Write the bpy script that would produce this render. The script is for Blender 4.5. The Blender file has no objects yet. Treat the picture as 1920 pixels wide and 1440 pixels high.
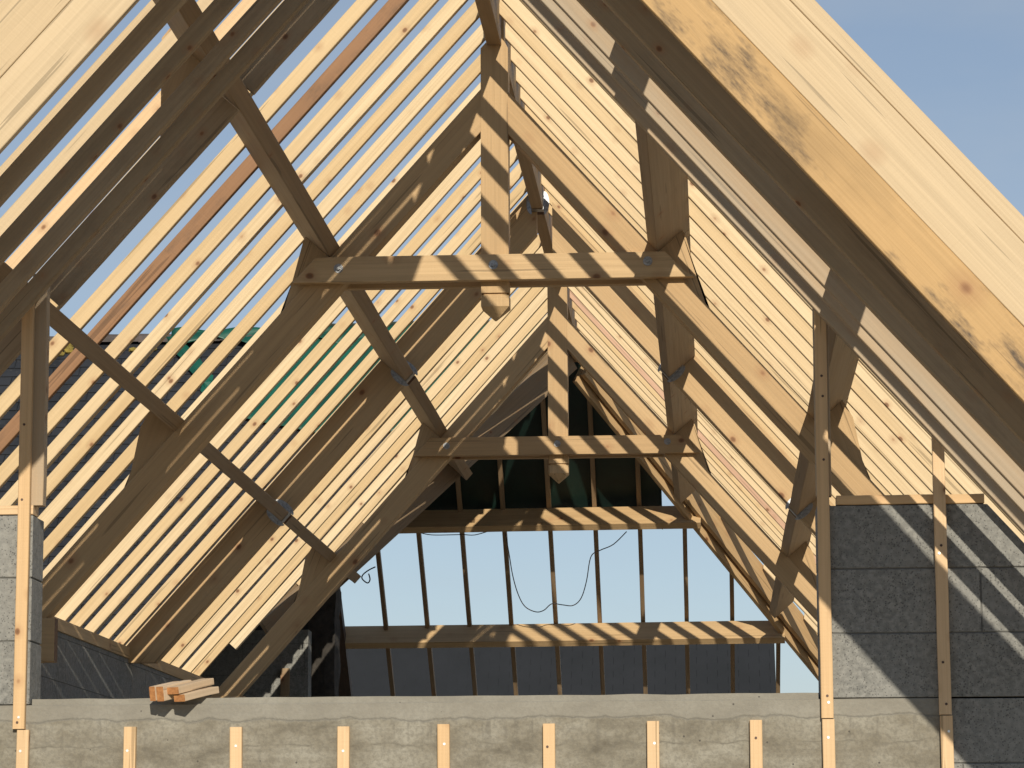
import bpy, bmesh, math, random
from mathutils import Vector, Matrix, noise
random.seed(7)
R = random.Random(11)
C = bpy.context.scene.collection
scene = bpy.context.scene
T = 1.1239                       # roof pitch, rise per metre
SN = T / math.sqrt(1 + T * T); CS = 1 / math.sqrt(1 + T * T)
Y1, Y2 = 3.40, 9.78              # front faces of the two trusses
YR = 13.0                        # where the ridge ends
ORD = ['first','second','third','fourth','fifth','sixth','seventh','eighth','ninth','tenth','eleventh','twelfth',
 'thirteenth','fourteenth','fifteenth','sixteenth','seventeenth','eighteenth','nineteenth','twentieth','twenty-first',
 'twenty-second','twenty-third','twenty-fourth','twenty-fifth','twenty-sixth','twenty-seventh','twenty-eighth',
 'twenty-ninth','thirtieth','thirty-first','thirty-second','thirty-third','thirty-fourth','thirty-fifth']

# ------------------------------------------------------------------ materials
def mat(name):
    m = bpy.data.materials.new(name); m.use_nodes = True
    nt = m.node_tree; b = nt.nodes['Principled BSDF']
    return m, nt, b
def N(nt, t, **kw):
    n = nt.nodes.new(t)
    for k, v in kw.items():
        if k in n.inputs: n.inputs[k].default_value = v
        else: setattr(n, k, v)
    return n
def L(nt, a, b): nt.links.new(a, b)
def ramp(nt, fac, stops):
    r = nt.nodes.new('ShaderNodeValToRGB')
    e = r.color_ramp.elements
    while len(e) < len(stops): e.new(0.5)
    for q, (p, c) in zip(e, stops):
        q.position = p; q.color = (*c, 1) if len(c) == 3 else c
    L(nt, fac, r.inputs['Fac']); return r
def mix(nt, fac, a, b, mode='MIX'):
    m = nt.nodes.new('ShaderNodeMix'); m.data_type = 'RGBA'; m.blend_type = mode
    for s, v in (('Factor', fac), ('A', a), ('B', b)):
        sock = [i for i in m.inputs if i.name == s and (i.type == 'RGBA' or (s == 'Factor' and i.type == 'VALUE'))][0]
        if hasattr(v, 'default_value') or hasattr(v, 'is_linked'): L(nt, v, sock)
        elif isinstance(v, (int, float)): sock.default_value = v
        else: sock.default_value = (*v, 1)
    return [o for o in m.outputs if o.type == 'RGBA'][0]
def math_(nt, op, a, b=None):
    m = nt.nodes.new('ShaderNodeMath'); m.operation = op
    for i, v in enumerate((a, b)):
        if v is None: continue
        if isinstance(v, (int, float)): m.inputs[i].default_value = v
        else: L(nt, v, m.inputs[i])
    return m.outputs[0]
def wood(name, pale, amber, stain=0.0, rough=0.6, knots=1.0, soil=0.0, knotscale=9.0, grey=0.0):
    m, nt, b = mat(name)
    tc = N(nt, 'ShaderNodeTexCoord'); oi = N(nt, 'ShaderNodeObjectInfo')
    off = N(nt, 'ShaderNodeVectorMath', operation='SCALE'); 
    cmb = N(nt, 'ShaderNodeCombineXYZ'); L(nt, oi.outputs['Random'], cmb.inputs[0]); L(nt, oi.outputs['Random'], cmb.inputs[1])
    cmb.inputs[2].default_value = .37
    L(nt, cmb.outputs[0], off.inputs[0]); off.inputs['Scale'].default_value = 83.0
    add = N(nt, 'ShaderNodeVectorMath', operation='ADD'); L(nt, tc.outputs['Object'], add.inputs[0]); L(nt, off.outputs[0], add.inputs[1])
    P = add.outputs[0]
    def stretched(sx, sy, sz, scale, detail=3, rough_=.55, dist=0.0):
        mp = N(nt, 'ShaderNodeMapping'); mp.inputs['Scale'].default_value = (sx, sy, sz); L(nt, P, mp.inputs['Vector'])
        n = N(nt, 'ShaderNodeTexNoise', Scale=scale, Detail=detail, Roughness=rough_, Distortion=dist); L(nt, mp.outputs[0], n.inputs['Vector'])
        return n.outputs['Fac']
    broad = stretched(.35, 6, 6, 1.6, 3)
    fine = stretched(1.2, 70, 70, 1.0, 4)
    band = stretched(.22, 16, 16, 2.2, 2, dist=.5)
    fac = math_(nt, 'ADD', math_(nt, 'MULTIPLY', oi.outputs['Random'], .65), math_(nt, 'MULTIPLY', broad, .62))
    col = ramp(nt, fac, [(.12, pale), (.9, amber)]).outputs[0]
    col = mix(nt, math_(nt, 'MULTIPLY', ramp(nt, fine, [(.38, (1, 1, 1)), (.62, (0, 0, 0))]).outputs[0], .22), col, tuple(c * .62 for c in amber))
    col = mix(nt, math_(nt, 'MULTIPLY', ramp(nt, band, [(.5, (0, 0, 0)), (.56, (1, 1, 1)), (.66, (0, 0, 0))]).outputs[0], .22), col, tuple(c * .66 for c in amber))
    # drying checks: thin dark splits along the grain
    ck = stretched(.55, 26, 26, 1.7, 2, .5)
    col = mix(nt, math_(nt, 'MULTIPLY', ramp(nt, ck, [(.665, (0, 0, 0)), (.685, (1, 1, 1))]).outputs[0], .55), col, tuple(c * .34 for c in amber))
    # cross-grain saw marks
    sm = stretched(150, 3, 3, 1.0, 2, .5)
    # knots
    v = N(nt, 'ShaderNodeTexVoronoi', Scale=knotscale)
    mp = N(nt, 'ShaderNodeMapping'); mp.inputs['Scale'].default_value = (.75, 1, 1); L(nt, P, mp.inputs['Vector'])
    L(nt, mp.outputs[0], v.inputs['Vector'])
    kd = v.outputs['Distance']
    kcol = ramp(nt, kd, [(0, (.11, .045, .02)), (.06, (.20, .09, .04)), (.10, (.34, .17, .08))]).outputs[0]
    kf = ramp(nt, kd, [(.075, (1, 1, 1)), (.115, (.35, .35, .35)), (.27, (0, 0, 0))]).outputs[0]
    sep = N(nt, 'ShaderNodeSeparateColor'); L(nt, v.outputs['Color'], sep.inputs[0])
    gate = math_(nt, 'LESS_THAN', sep.outputs[0], .9 * knots)
    col = mix(nt, math_(nt, 'MULTIPLY', kf, math_(nt, 'MULTIPLY', gate, .9)), col, kcol)
    if stain > 0:
        s1 = stretched(.8, 2.2, 2.2, 2.6, 5, .7)
        s2 = stretched(6, 30, 30, 1.0, 5, .75)
        sf = math_(nt, 'MULTIPLY', ramp(nt, s1, [(.50, (0, 0, 0)), (.62, (1, 1, 1))]).outputs[0], ramp(nt, s2, [(.38, (.15, .15, .15)), (.62, (1, 1, 1))]).outputs[0])
        col = mix(nt, math_(nt, 'MULTIPLY', sf, stain), col, (.075, .055, .04))
        s3 = stretched(1.0, 3, 3, 1.7, 4, .6)
        col = mix(nt, math_(nt, 'MULTIPLY', ramp(nt, s3, [(.5, (0, 0, 0)), (.68, (1, 1, 1))]).outputs[0], .5 * stain), col, tuple(c * .55 for c in amber))
    if grey > 0:
        g = stretched(.5, 5, 5, 2.0, 4, .6)
        col = mix(nt, math_(nt, 'MULTIPLY', ramp(nt, g, [(.4, (0, 0, 0)), (.65, (1, 1, 1))]).outputs[0], grey), col, (.36, .32, .25))
    L(nt, col, b.inputs['Base Color'])
    b.inputs['Roughness'].default_value = rough; b.inputs['Specular IOR Level'].default_value = .25
    bp = N(nt, 'ShaderNodeBump', Strength=.4, Distance=.004); L(nt, math_(nt, 'ADD', fine, math_(nt, 'MULTIPLY', sm, .45)), bp.inputs['Height']); L(nt, bp.outputs[0], b.inputs['Normal'])
    return m
M = {}
M['pale'] = wood('fresh_spruce', (.80, .645, .425), (.61, .435, .23))
M['batten'] = wood('batten_spruce', (.76, .55, .34), (.66, .44, .23))
M['brown'] = wood('weathered_brown_rafter', (.46, .27, .14), (.30, .16, .08), stain=.5)
M['pink'] = wood('pinkish_rafter', (.62, .40, .28), (.55, .34, .22))
M['truss'] = wood('truss_timber', (.64, .455, .25), (.50, .33, .165), knotscale=5.5)
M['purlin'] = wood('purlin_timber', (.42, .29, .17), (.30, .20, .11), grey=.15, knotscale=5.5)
M['orange'] = wood('stained_orange_board', (.62, .43, .22), (.52, .33, .145), stain=.95, knotscale=3.6)
M['board'] = wood('pale_board', (.67, .535, .355), (.59, .445, .27), knotscale=5.0)
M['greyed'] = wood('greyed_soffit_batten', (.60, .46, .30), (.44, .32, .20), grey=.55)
M['soffit'] = wood('shaded_soffit_strip', (.46, .34, .21), (.33, .24, .14), stain=.25)  # darker copy of the timber, overhang shade put into its colour
M['old'] = wood('old_dark_timber', (.12, .08, .055), (.07, .05, .035), stain=.6)
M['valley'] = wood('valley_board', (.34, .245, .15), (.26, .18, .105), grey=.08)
M['offcut'] = wood('offcut_wood', (.72, .58, .42), (.62, .46, .30), knotscale=9)

def simple(name, col, rough=.7, metal=0, scale=0, col2=None, bump=0):
    m, nt, b = mat(name)
    b.inputs['Roughness'].default_value = rough; b.inputs['Metallic'].default_value = metal
    if scale:
        tc = N(nt, 'ShaderNodeTexCoord')
        n = N(nt, 'ShaderNodeTexNoise', Scale=scale, Detail=5, Roughness=.65); L(nt, tc.outputs['Object'], n.inputs['Vector'])
        r = ramp(nt, n.outputs['Fac'], [(.35, col), (.68, col2)])
        L(nt, r.outputs[0], b.inputs['Base Color'])
        if bump:
            bp = N(nt, 'ShaderNodeBump', Strength=bump, Distance=.01); L(nt, n.outputs['Fac'], bp.inputs['Height']); L(nt, bp.outputs[0], b.inputs['Normal'])
    else: b.inputs['Base Color'].default_value = (*col, 1)
    return m
M['endgrain'] = simple('sawn_end_grain', (.50, .23, .08), .8, scale=60, col2=(.30, .12, .04), bump=.3)
M['darkend'] = simple('dark_end_grain', (.22, .13, .07), .8, scale=60, col2=(.13, .07, .04))
M['zinc'] = simple('galvanised_steel', (.50, .51, .52), .42, .9, scale=60, col2=(.22, .23, .24))
M['rust'] = simple('nail_head', (.10, .06, .045), .6, .3)
M['nailb'] = simple('bright_nail_head', (.75, .75, .73), .4, .6)
M['cable'] = simple('cable_sheath', (.035, .022, .018), .6)
M['moss'] = simple('yellow_lichen', (.30, .22, .04), .95, scale=18, col2=(.12, .10, .03), bump=.6)
M['ridge'] = simple('old_ridge_tile', (.11, .085, .075), .9, scale=14, col2=(.05, .045, .042), bump=.5)
M['stone'] = simple('rough_stone', (.07, .06, .05), .95, scale=12, col2=(.025, .022, .02), bump=1)
M['ground'] = simple('building_site_earth', (.36, .29, .20), .95, scale=3, col2=(.26, .215, .155), bump=.5)
M['slab'] = simple('floor_slab', (.48, .42, .33), .9, scale=5, col2=(.38, .335, .27))
M['mortar'] = simple('mortar_bed', (.17, .168, .155), .95, scale=30, col2=(.12, .118, .11))
M['render'] = simple('house_render', (.55, .50, .43), .9, scale=8, col2=(.47, .43, .37))

def block_mat():
    m, nt, b = mat('aggregate_block')
    tc = N(nt, 'ShaderNodeTexCoord'); P = tc.outputs['Object']
    big = N(nt, 'ShaderNodeTexNoise', Scale=3.2, Detail=4, Roughness=.6); L(nt, P, big.inputs['Vector'])
    med = N(nt, 'ShaderNodeTexNoise', Scale=38, Detail=5, Roughness=.7); L(nt, P, med.inputs['Vector'])
    base = ramp(nt, big.outputs['Fac'], [(.3, (.17, .170, .158)), (.7, (.255, .25, .232))]).outputs[0]
    base = mix(nt, ramp(nt, med.outputs['Fac'], [(.42, (0, 0, 0)), (.62, (1, 1, 1))]).outputs[0], base, (.31, .305, .28), 'MIX')
    v = N(nt, 'ShaderNodeTexVoronoi', Scale=95); L(nt, P, v.inputs['Vector'])
    n2 = N(nt, 'ShaderNodeTexNoise', Scale=9, Detail=3); L(nt, P, n2.inputs['Vector'])
    pit = math_(nt, 'LESS_THAN', v.outputs['Distance'], math_(nt, 'MULTIPLY', n2.outputs['Fac'], .48))
    base = mix(nt, math_(nt, 'MULTIPLY', pit, .62), base, (.06, .06, .06))
    va = N(nt, 'ShaderNodeVertexColor', layer_name='tone')
    base = mix(nt, math_(nt, 'MULTIPLY', math_(nt, 'SUBTRACT', 1.0, va.outputs['Color']), .16), base, (.11, .11, .10))
    L(nt, base, b.inputs['Base Color']); b.inputs['Roughness'].default_value = .95
    h = math_(nt, 'SUBTRACT', med.outputs['Fac'], pit)
    bp = N(nt, 'ShaderNodeBump', Strength=.8, Distance=.004); L(nt, h, bp.inputs['Height']); L(nt, bp.outputs[0], b.inputs['Normal'])
    return m
M['block'] = block_mat()
def conc_mat():
    m, nt, b = mat('cast_concrete')
    tc = N(nt, 'ShaderNodeTexCoord'); P = tc.outputs['Object']
    mp = N(nt, 'ShaderNodeMapping'); mp.inputs['Scale'].default_value = (.8, 1, 1.5); L(nt, P, mp.inputs['Vector'])
    a = N(nt, 'ShaderNodeTexNoise', Scale=4.6, Detail=9, Roughness=.68); L(nt, mp.outputs[0], a.inputs['Vector'])
    f = N(nt, 'ShaderNodeTexNoise', Scale=60, Detail=5, Roughness=.7); L(nt, P, f.inputs['Vector'])
    mp2 = N(nt, 'ShaderNodeMapping'); mp2.inputs['Scale'].default_value = (.18, 1, 9); L(nt, P, mp2.inputs['Vector'])
    s = N(nt, 'ShaderNodeTexNoise', Scale=5, Detail=4, Roughness=.6); L(nt, mp2.outputs[0], s.inputs['Vector'])
    col = ramp(nt, a.outputs['Fac'], [(.3, (.11, .095, .07)), (.46, (.22, .198, .152)), (.68, (.34, .32, .265))]).outputs[0]
    col = mix(nt, math_(nt, 'MULTIPLY', ramp(nt, s.outputs['Fac'], [(.55, (0, 0, 0)), (.64, (1, 1, 1))]).outputs[0], .14), col, (.12, .105, .08))
    col = mix(nt, math_(nt, 'MULTIPLY', ramp(nt, f.outputs['Fac'], [(.4, (1, 1, 1)), (.55, (0, 0, 0))]).outputs[0], .38), col, (.12, .11, .09))
    # crust line near the top of the beam (a cold joint that wanders)
    sx = N(nt, 'ShaderNodeSeparateXYZ'); L(nt, P, sx.inputs[0])
    w = N(nt, 'ShaderNodeTexNoise', Scale=5, Detail=6, Roughness=.6); L(nt, P, w.inputs['Vector'])
    z = math_(nt, 'ADD', sx.outputs[2], math_(nt, 'MULTIPLY', math_(nt, 'SUBTRACT', w.outputs['Fac'], .5), .075))
    above = ramp(nt, math_(nt, 'ADD', math_(nt, 'MULTIPLY', z, 1.0), .57), [(.50, (0, 0, 0)), (.512, (1, 1, 1))]).outputs[0]
    col = mix(nt, math_(nt, 'MULTIPLY', above, .6), col, (.265, .25, .215))
    d = math_(nt, 'ABSOLUTE', math_(nt, 'ADD', z, .064))
    line = ramp(nt, d, [(0, (1, 1, 1)), (.006, (0, 0, 0))]).outputs[0]
    col = mix(nt, math_(nt, 'MULTIPLY', line, .6), col, (.13, .125, .11))
    # second, fainter cold joint low on the beam and a few drips below the crust
    w2 = N(nt, 'ShaderNodeTexNoise', Scale=7, Detail=5); L(nt, P, w2.inputs['Vector'])
    z2 = math_(nt, 'ADD', math_(nt, 'ADD', sx.outputs[2], .165), math_(nt, 'MULTIPLY', math_(nt, 'SUBTRACT', w2.outputs['Fac'], .5), .06))
    g2 = ramp(nt, a.outputs['Fac'], [(.45, (0, 0, 0)), (.55, (1, 1, 1))]).outputs[0]
    l2 = math_(nt, 'MULTIPLY', ramp(nt, math_(nt, 'ABSOLUTE', z2), [(0, (1, 1, 1)), (.005, (0, 0, 0))]).outputs[0], g2)
    col = mix(nt, math_(nt, 'MULTIPLY', l2, .6), col, (.10, .09, .07))
    mp3 = N(nt, 'ShaderNodeMapping'); mp3.inputs['Scale'].default_value = (16, 1, 1.6); L(nt, P, mp3.inputs['Vector'])
    dr = N(nt, 'ShaderNodeTexNoise', Scale=1.6, Detail=3); L(nt, mp3.outputs[0], dr.inputs['Vector'])
    below = ramp(nt, math_(nt, 'ADD', z, .5), [(.30, (0, 0, 0)), (.425, (1, 1, 1)), (.436, (0, 0, 0))]).outputs[0]
    col = mix(nt, math_(nt, 'MULTIPLY', math_(nt, 'MULTIPLY', ramp(nt, dr.outputs['Fac'], [(.58, (0, 0, 0)), (.68, (1, 1, 1))]).outputs[0], below), .45), col, (.10, .09, .075))
    # pinholes
    v = N(nt, 'ShaderNodeTexVoronoi', Scale=14); L(nt, P, v.inputs['Vector'])
    pin = math_(nt, 'LESS_THAN', v.outputs['Distance'], .055)
    col = mix(nt, math_(nt, 'MULTIPLY', pin, .8), col, (.06, .055, .05))
    L(nt, col, b.inputs['Base Color']); b.inputs['Roughness'].default_value = .9
    h = math_(nt, 'ADD', f.outputs['Fac'], math_(nt, 'MULTIPLY', a.outputs['Fac'], 2.0))
    h = math_(nt, 'SUBTRACT', h, math_(nt, 'MULTIPLY', line, .6))
    bp = N(nt, 'ShaderNodeBump', Strength=.45, Distance=.006); L(nt, h, bp.inputs['Height']); L(nt, bp.outputs[0], b.inputs['Normal'])
    return m
M['conc'] = conc_mat()
def slate_mat():
    m, nt, b = mat('slates')
    tc = N(nt, 'ShaderNodeTexCoord'); P = tc.outputs['Object']
    n = N(nt, 'ShaderNodeTexNoise', Scale=2.5, Detail=4); L(nt, P, n.inputs['Vector'])
    g = N(nt, 'ShaderNodeTexNoise', Scale=24, Detail=4, Roughness=.7); L(nt, P, g.inputs['Vector'])
    oi = N(nt, 'ShaderNodeTexVoronoi', Scale=6); mp = N(nt, 'ShaderNodeMapping'); mp.inputs['Scale'].default_value = (1, 1.6, 1); L(nt, P, mp.inputs['Vector']); L(nt, mp.outputs[0], oi.inputs['Vector'])
    sep = N(nt, 'ShaderNodeSeparateColor'); L(nt, oi.outputs['Color'], sep.inputs[0])
    base = ramp(nt, math_(nt, 'ADD', math_(nt, 'MULTIPLY', n.outputs['Fac'], .6), math_(nt, 'MULTIPLY', sep.outputs[0], .4)), [(.3, (.010, .012, .016)), (.75, (.022, .024, .030))]).outputs[0]
    base = mix(nt, ramp(nt, g.outputs['Fac'], [(.6, (0, 0, 0)), (.75, (.55, .55, .55))]).outputs[0], base, (.075, .072, .065))
    L(nt, base, b.inputs['Base Color']); b.inputs['Roughness'].default_value = .7
    bp = N(nt, 'ShaderNodeBump', Strength=.4, Distance=.004); L(nt, g.outputs['Fac'], bp.inputs['Height']); L(nt, bp.outputs[0], b.inputs['Normal'])
    return m
M['slate'] = slate_mat()
def tarp_mat():
    m, nt, b = mat('green_tarpaulin')
    tc = N(nt, 'ShaderNodeTexCoord'); P = tc.outputs['Object']
    n = N(nt, 'ShaderNodeTexNoise', Scale=3, Detail=3); L(nt, P, n.inputs['Vector'])
    c = ramp(nt, n.outputs['Fac'], [(.35, (.004, .055, .036)), (.7, (.006, .10, .066))]).outputs[0]
    L(nt, c, b.inputs['Base Color']); b.inputs['Roughness'].default_value = .45
    return m
M['tarp'] = tarp_mat()
M['farslate'] = simple('far_dark_slate', (.009, .011, .014), .9, scale=1.5, col2=(.013, .015, .019))
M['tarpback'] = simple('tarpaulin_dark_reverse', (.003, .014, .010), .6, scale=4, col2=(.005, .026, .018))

# ------------------------------------------------------------------ helpers
def tag(o, label=None, cat=None, group=None, kind=None):
    if label: o['label'] = label
    if cat: o['category'] = cat
    if group: o['group'] = group
    if kind: o['kind'] = kind
    return o
def empty(name, loc, label, cat, group=None):
    o = bpy.data.objects.new(name, None); C.objects.link(o); o.location = loc
    o.empty_display_size = .1
    return tag(o, label, cat, group)
def link(name, bm, m, mw=None, parent=None):
    me = bpy.data.meshes.new(name); bmesh.ops.recalc_face_normals(bm, faces=bm.faces); bm.to_mesh(me); bm.free()
    if isinstance(m, (list, tuple)):
        for q in m: me.materials.append(q)
    else: me.materials.append(m)
    o = bpy.data.objects.new(name, me); C.objects.link(o)
    mw = mw or Matrix.Identity(4)
    if parent is not None:
        o.parent = parent
        o.matrix_basis = parent_world(parent).inverted() @ mw
    else: o.matrix_basis = mw
    return o
def parent_world(o):
    return (parent_world(o.parent) if o.parent else Matrix.Identity(4)) @ o.matrix_basis
def frame(org, x, z):
    x = Vector(x).normalized(); z = Vector(z); z = (z - x * z.dot(x)).normalized(); y = z.cross(x)
    m = Matrix.Identity(4)
    for i in range(3): m[i][0] = x[i]; m[i][1] = y[i]; m[i][2] = z[i]; m[i][3] = org[i]
    return m
def beam_bm(l, y0, y1, z0, z1, skew0=0, skew1=0, rough=.0012, bow=.0, seg=8, endmat=False, bev=.0025, seed=0, wane=0):
    """a sawn timber: length on local X from 0 to l, slightly uneven and bowed, ends skewed along Z"""
    bm = bmesh.new(); rings = []
    rr = random.Random(seed * 13 + 5)
    by, bz = rr.uniform(-bow, bow), rr.uniform(-bow, bow)
    b = min(bev, (y1 - y0) * .2, (z1 - z0) * .2)
    for i in range(seg + 1):
        t = i / seg; x = l * t; k = 4 * t * (1 - t)
        oy = by * k + rr.uniform(-rough, rough); oz = bz * k + rr.uniform(-rough, rough)
        pts = [(y0 + b, z0), (y1 - b, z0), (y1, z0 + b), (y1, z1 - b), (y1 - b, z1), (y0 + b, z1), (y0, z1 - b), (y0, z0 + b)]
        ring = []
        for (y, z) in pts:
            xx = x
            if i == 0: xx += skew0 * (z - z0)
            if i == seg: xx += skew1 * (z - z0)
            w = 0
            if wane: w = wane * max(0, noise.noise((xx * 2.1 + seed, 0, 0))) if z < z0 + 2 * b else 0
            ring.append(bm.verts.new((xx, y + oy, z + oz + w)))
        rings.append(ring)
    for a, c in zip(rings, rings[1:]):
        for j in range(8): bm.faces.new((a[j], a[(j + 1) % 8], c[(j + 1) % 8], c[j]))
    f0 = bm.faces.new(rings[0]); f1 = bm.faces.new(rings[-1])
    if endmat: f0.material_index = f1.material_index = 1
    return bm
SEED = [0]
def beam(name, m, mw, l, y0, y1, z0, z1, parent=None, **kw):
    SEED[0] += 1
    return link(name, beam_bm(l, y0, y1, z0, z1, seed=SEED[0], endmat=isinstance(m, (list, tuple)), **kw), m, mw, parent)
def slope_frame(s, I, Y=0.0, t=0.0):
    """frame on the roof slope s (-1 left, +1 right): X down the slope, Z out of the roof, origin t metres down from x=0"""
    return frame((s * CS * t, Y, I - SN * t), (s * CS, 0, -SN), (s * SN, 0, CS))
def rafter(name, m, s, yf, w, I, h, t0, t1, parent=None, **kw):
    """timber lying down the slope; yf = its front face, w = thickness along Y, I = height of its underside at x=0"""
    mw = slope_frame(s, I, yf, t0)
    y0, y1 = (0, w) if s > 0 else (-w, 0)
    return beam(name, m, mw, t1 - t0, y0, y1, 0, h, parent, **kw)
def boxbm(bm, x0, x1, y0, y1, z0, z1, mi=0):
    v = [bm.verts.new(p) for p in ((x0,y0,z0),(x1,y0,z0),(x1,y1,z0),(x0,y1,z0),(x0,y0,z1),(x1,y0,z1),(x1,y1,z1),(x0,y1,z1))]
    for f in ((0,3,2,1),(4,5,6,7),(0,1,5,4),(1,2,6,5),(2,3,7,6),(3,0,4,7)):
        bm.faces.new([v[i] for i in f]).material_index = mi
def prism(bm, poly, y0, y1, mi=0):
    """poly in XZ extruded along Y"""
    a = [bm.verts.new((x, y0, z)) for x, z in poly]; b = [bm.verts.new((x, y1, z)) for x, z in poly]
    n = len(poly)
    bm.faces.new(a).material_index = mi; bm.faces.new(list(reversed(b))).material_index = mi
    for i in range(n): bm.faces.new((a[i], b[i], b[(i + 1) % n], a[(i + 1) % n])).material_index = mi
def cyl(bm, c, ax, r, h, n=12, r2=None):
    ax = Vector(ax).normalized(); u = ax.orthogonal().normalized(); v = ax.cross(u); c = Vector(c)
    r2 = r if r2 is None else r2
    a = [bm.verts.new(c + (u * math.cos(2*math.pi*i/n) + v * math.sin(2*math.pi*i/n)) * r) for i in range(n)]
    b = [bm.verts.new(c + ax * h + (u * math.cos(2*math.pi*i/n) + v * math.sin(2*math.pi*i/n)) * r2) for i in range(n)]
    bm.faces.new(a); bm.faces.new(b)
    for i in range(n): bm.faces.new((a[i], a[(i+1)%n], b[(i+1)%n], b[i]))
def tube(name, pts, r, m, parent=None, n=7):
    pts = [Vector(p) for p in pts]
    # catmull-rom
    q = []
    for i in range(len(pts) - 1):
        p0 = pts[max(i-1, 0)]; p1 = pts[i]; p2 = pts[i+1]; p3 = pts[min(i+2, len(pts)-1)]
        for k in range(5):
            t = k / 5
            q.append(.5 * ((2*p1) + (p2-p0)*t + (2*p0-5*p1+4*p2-p3)*t*t + (-p0+3*p1-3*p2+p3)*t**3))
    q.append(pts[-1])
    bm = bmesh.new(); prev = None
    for i, p in enumerate(q):
        d = (q[min(i+1, len(q)-1)] - q[max(i-1, 0)]).normalized()
        u = d.cross(Vector((.3, .9, .1))).normalized(); v = d.cross(u)
        ring = [bm.verts.new(p + (u*math.cos(2*math.pi*j/n) + v*math.sin(2*math.pi*j/n))*r) for j in range(n)]
        if prev:
            for j in range(n): bm.faces.new((prev[j], prev[(j+1)%n], ring[(j+1)%n], ring[j]))
        else: bm.faces.new(ring)
        prev = ring
    bm.faces.new(prev)
    return link(name, bm, m, None, parent)

def glink(name, bm, m, mw, parent, axis):
    """link a mesh built in upright coordinates, turned so that its grain (local X) follows axis"""
    ax = Vector(axis).normalized(); f = frame((0, 0, 0), ax, (0, 1, 0) if abs(ax.y) < .9 else (0, 0, 1))
    bm.transform(f.inverted()); return link(name, bm, m, mw @ f, parent)
SIDE = {-1: 'left', 1: 'right'}
IC = 3.75                         # underside of the common rafters at x=0
# ------------------------------------------------------------------ common rafters
def tilt(o, amt):
    o.matrix_basis = o.matrix_basis @ Matrix.Rotation(R.uniform(-amt, amt), 4, 'Z') @ Matrix.Rotation(R.uniform(-amt*.4, amt*.4), 4, 'Y')
LY = [1.15, 1.61, 2.03, 2.435, 2.865, 3.275, 3.69, 4.13, 4.58, 5.05, 5.53, 5.96, 6.37, 6.83, 7.27, 7.70, 8.12, 8.53, 8.95, 9.35, 9.80, 10.2, 10.62, 11.05, 11.5, 11.93, 12.35]
for i, yr in enumerate(LY):
    yr += R.uniform(-.008, .008)
    t0 = .06; xmax = 2.92
    if YR - yr < xmax: xmax = YR - yr + .03
    t1 = xmax / CS
    if t1 - t0 < .2: continue
    m = M['brown'] if i == 2 else M['pale']
    seg = 8
    o = rafter('rafter', m, -1, yr - .040, .040, IC, .0665, t0, t1, bow=.006, rough=.0015, skew0=-.9, wane=.004)
    tilt(o, .0020)
    extra = 'dark brown weathered' if i == 2 else 'pale new pine'
    tag(o, '%s rafter of the left roof slope, %s one behind the gable' % (extra, ORD[i]), 'rafter', 'common rafters of the left slope')
RY = [1.16, 1.60, 2.02, 2.44, 2.87, 3.30, 3.74, 4.165, 4.59, 5.0, 5.42, 5.86, 6.28, 6.71, 7.13, 7.56, 7.98, 8.41, 8.84, 9.26, 9.69, 10.11, 10.53, 10.96, 11.38, 11.81, 12.24, 12.68, 13.1, 13.53, 13.96, 14.4, 14.85, 15.3]
for i, yr in enumerate(RY):
    yr += R.uniform(-.008, .008)
    t0 = .06
    if yr > 13.0: t0 = ((yr - 13.0) / 1.25 + .05) / CS
    t1 = 2.92 / CS
    m = M['pink'] if i in (17, 23) else M['pale']
    o = rafter('rafter', m, 1, yr - .040, .040, IC, .0665, t0, t1, bow=.006, rough=.0015, skew0=-.9, wane=.004)
    tilt(o, .0020)
    tag(o, '%s rafter of the right roof slope, %s one behind the gable' % ('pinkish' if i in (17, 23) else 'pale pine', ORD[i]), 'rafter', 'common rafters of the right slope')
# upper rafters of the gable overhang
for s in (-1, 1):
    for i, yf in enumerate((-1.42, -.985, -.555, -.125, .315, .74)):  # foremost left rafter is unseen, added to shade the gable rafter
        if s > 0 and i in (0, 4): continue
        o = rafter('rafter', M['board'] if i != 4 else M['batten' if s < 0 else 'board'], s, yf, .044, IC, .0665, .06, 2.92 / CS, bow=.003, skew0=-.9)
        tag(o, 'overhang rafter on top of the purlins, %s slope, %s one back from the gable boards' % (SIDE[s], ORD[i]), 'rafter', 'overhang rafters on the purlins')
# battens nailed under the purlins of the overhang (for the soffit)
for s, ys in ((-1, (-1.55, -1.11, -.715, -.44)), (1, (-1.47, -1.07, -.655, -.40, -.07))):
    for i, yr in enumerate(ys):
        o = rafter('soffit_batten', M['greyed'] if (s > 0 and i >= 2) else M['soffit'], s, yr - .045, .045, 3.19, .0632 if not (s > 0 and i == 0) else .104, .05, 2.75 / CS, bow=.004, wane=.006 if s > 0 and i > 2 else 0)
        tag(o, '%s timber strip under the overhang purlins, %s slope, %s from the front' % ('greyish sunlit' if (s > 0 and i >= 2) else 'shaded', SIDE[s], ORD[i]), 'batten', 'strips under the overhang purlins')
# gable rafter between the purlins on the left
g = empty('gable_rafter', (-1.2, .35, 2.1), 'shaded brown rafter at the gable wall, left slope, cut between the purlins', 'rafter')
TU = .835 / CS; TL = 1.625 / CS
for (a, b) in ((.05, TU - .085), (TU + .01, TL - .085), (TL + .01, 2.75 / CS)):
    rafter('rafter_length', M['soffit'], -1, .333, .045, 3.412, .094, a, b, g)
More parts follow.
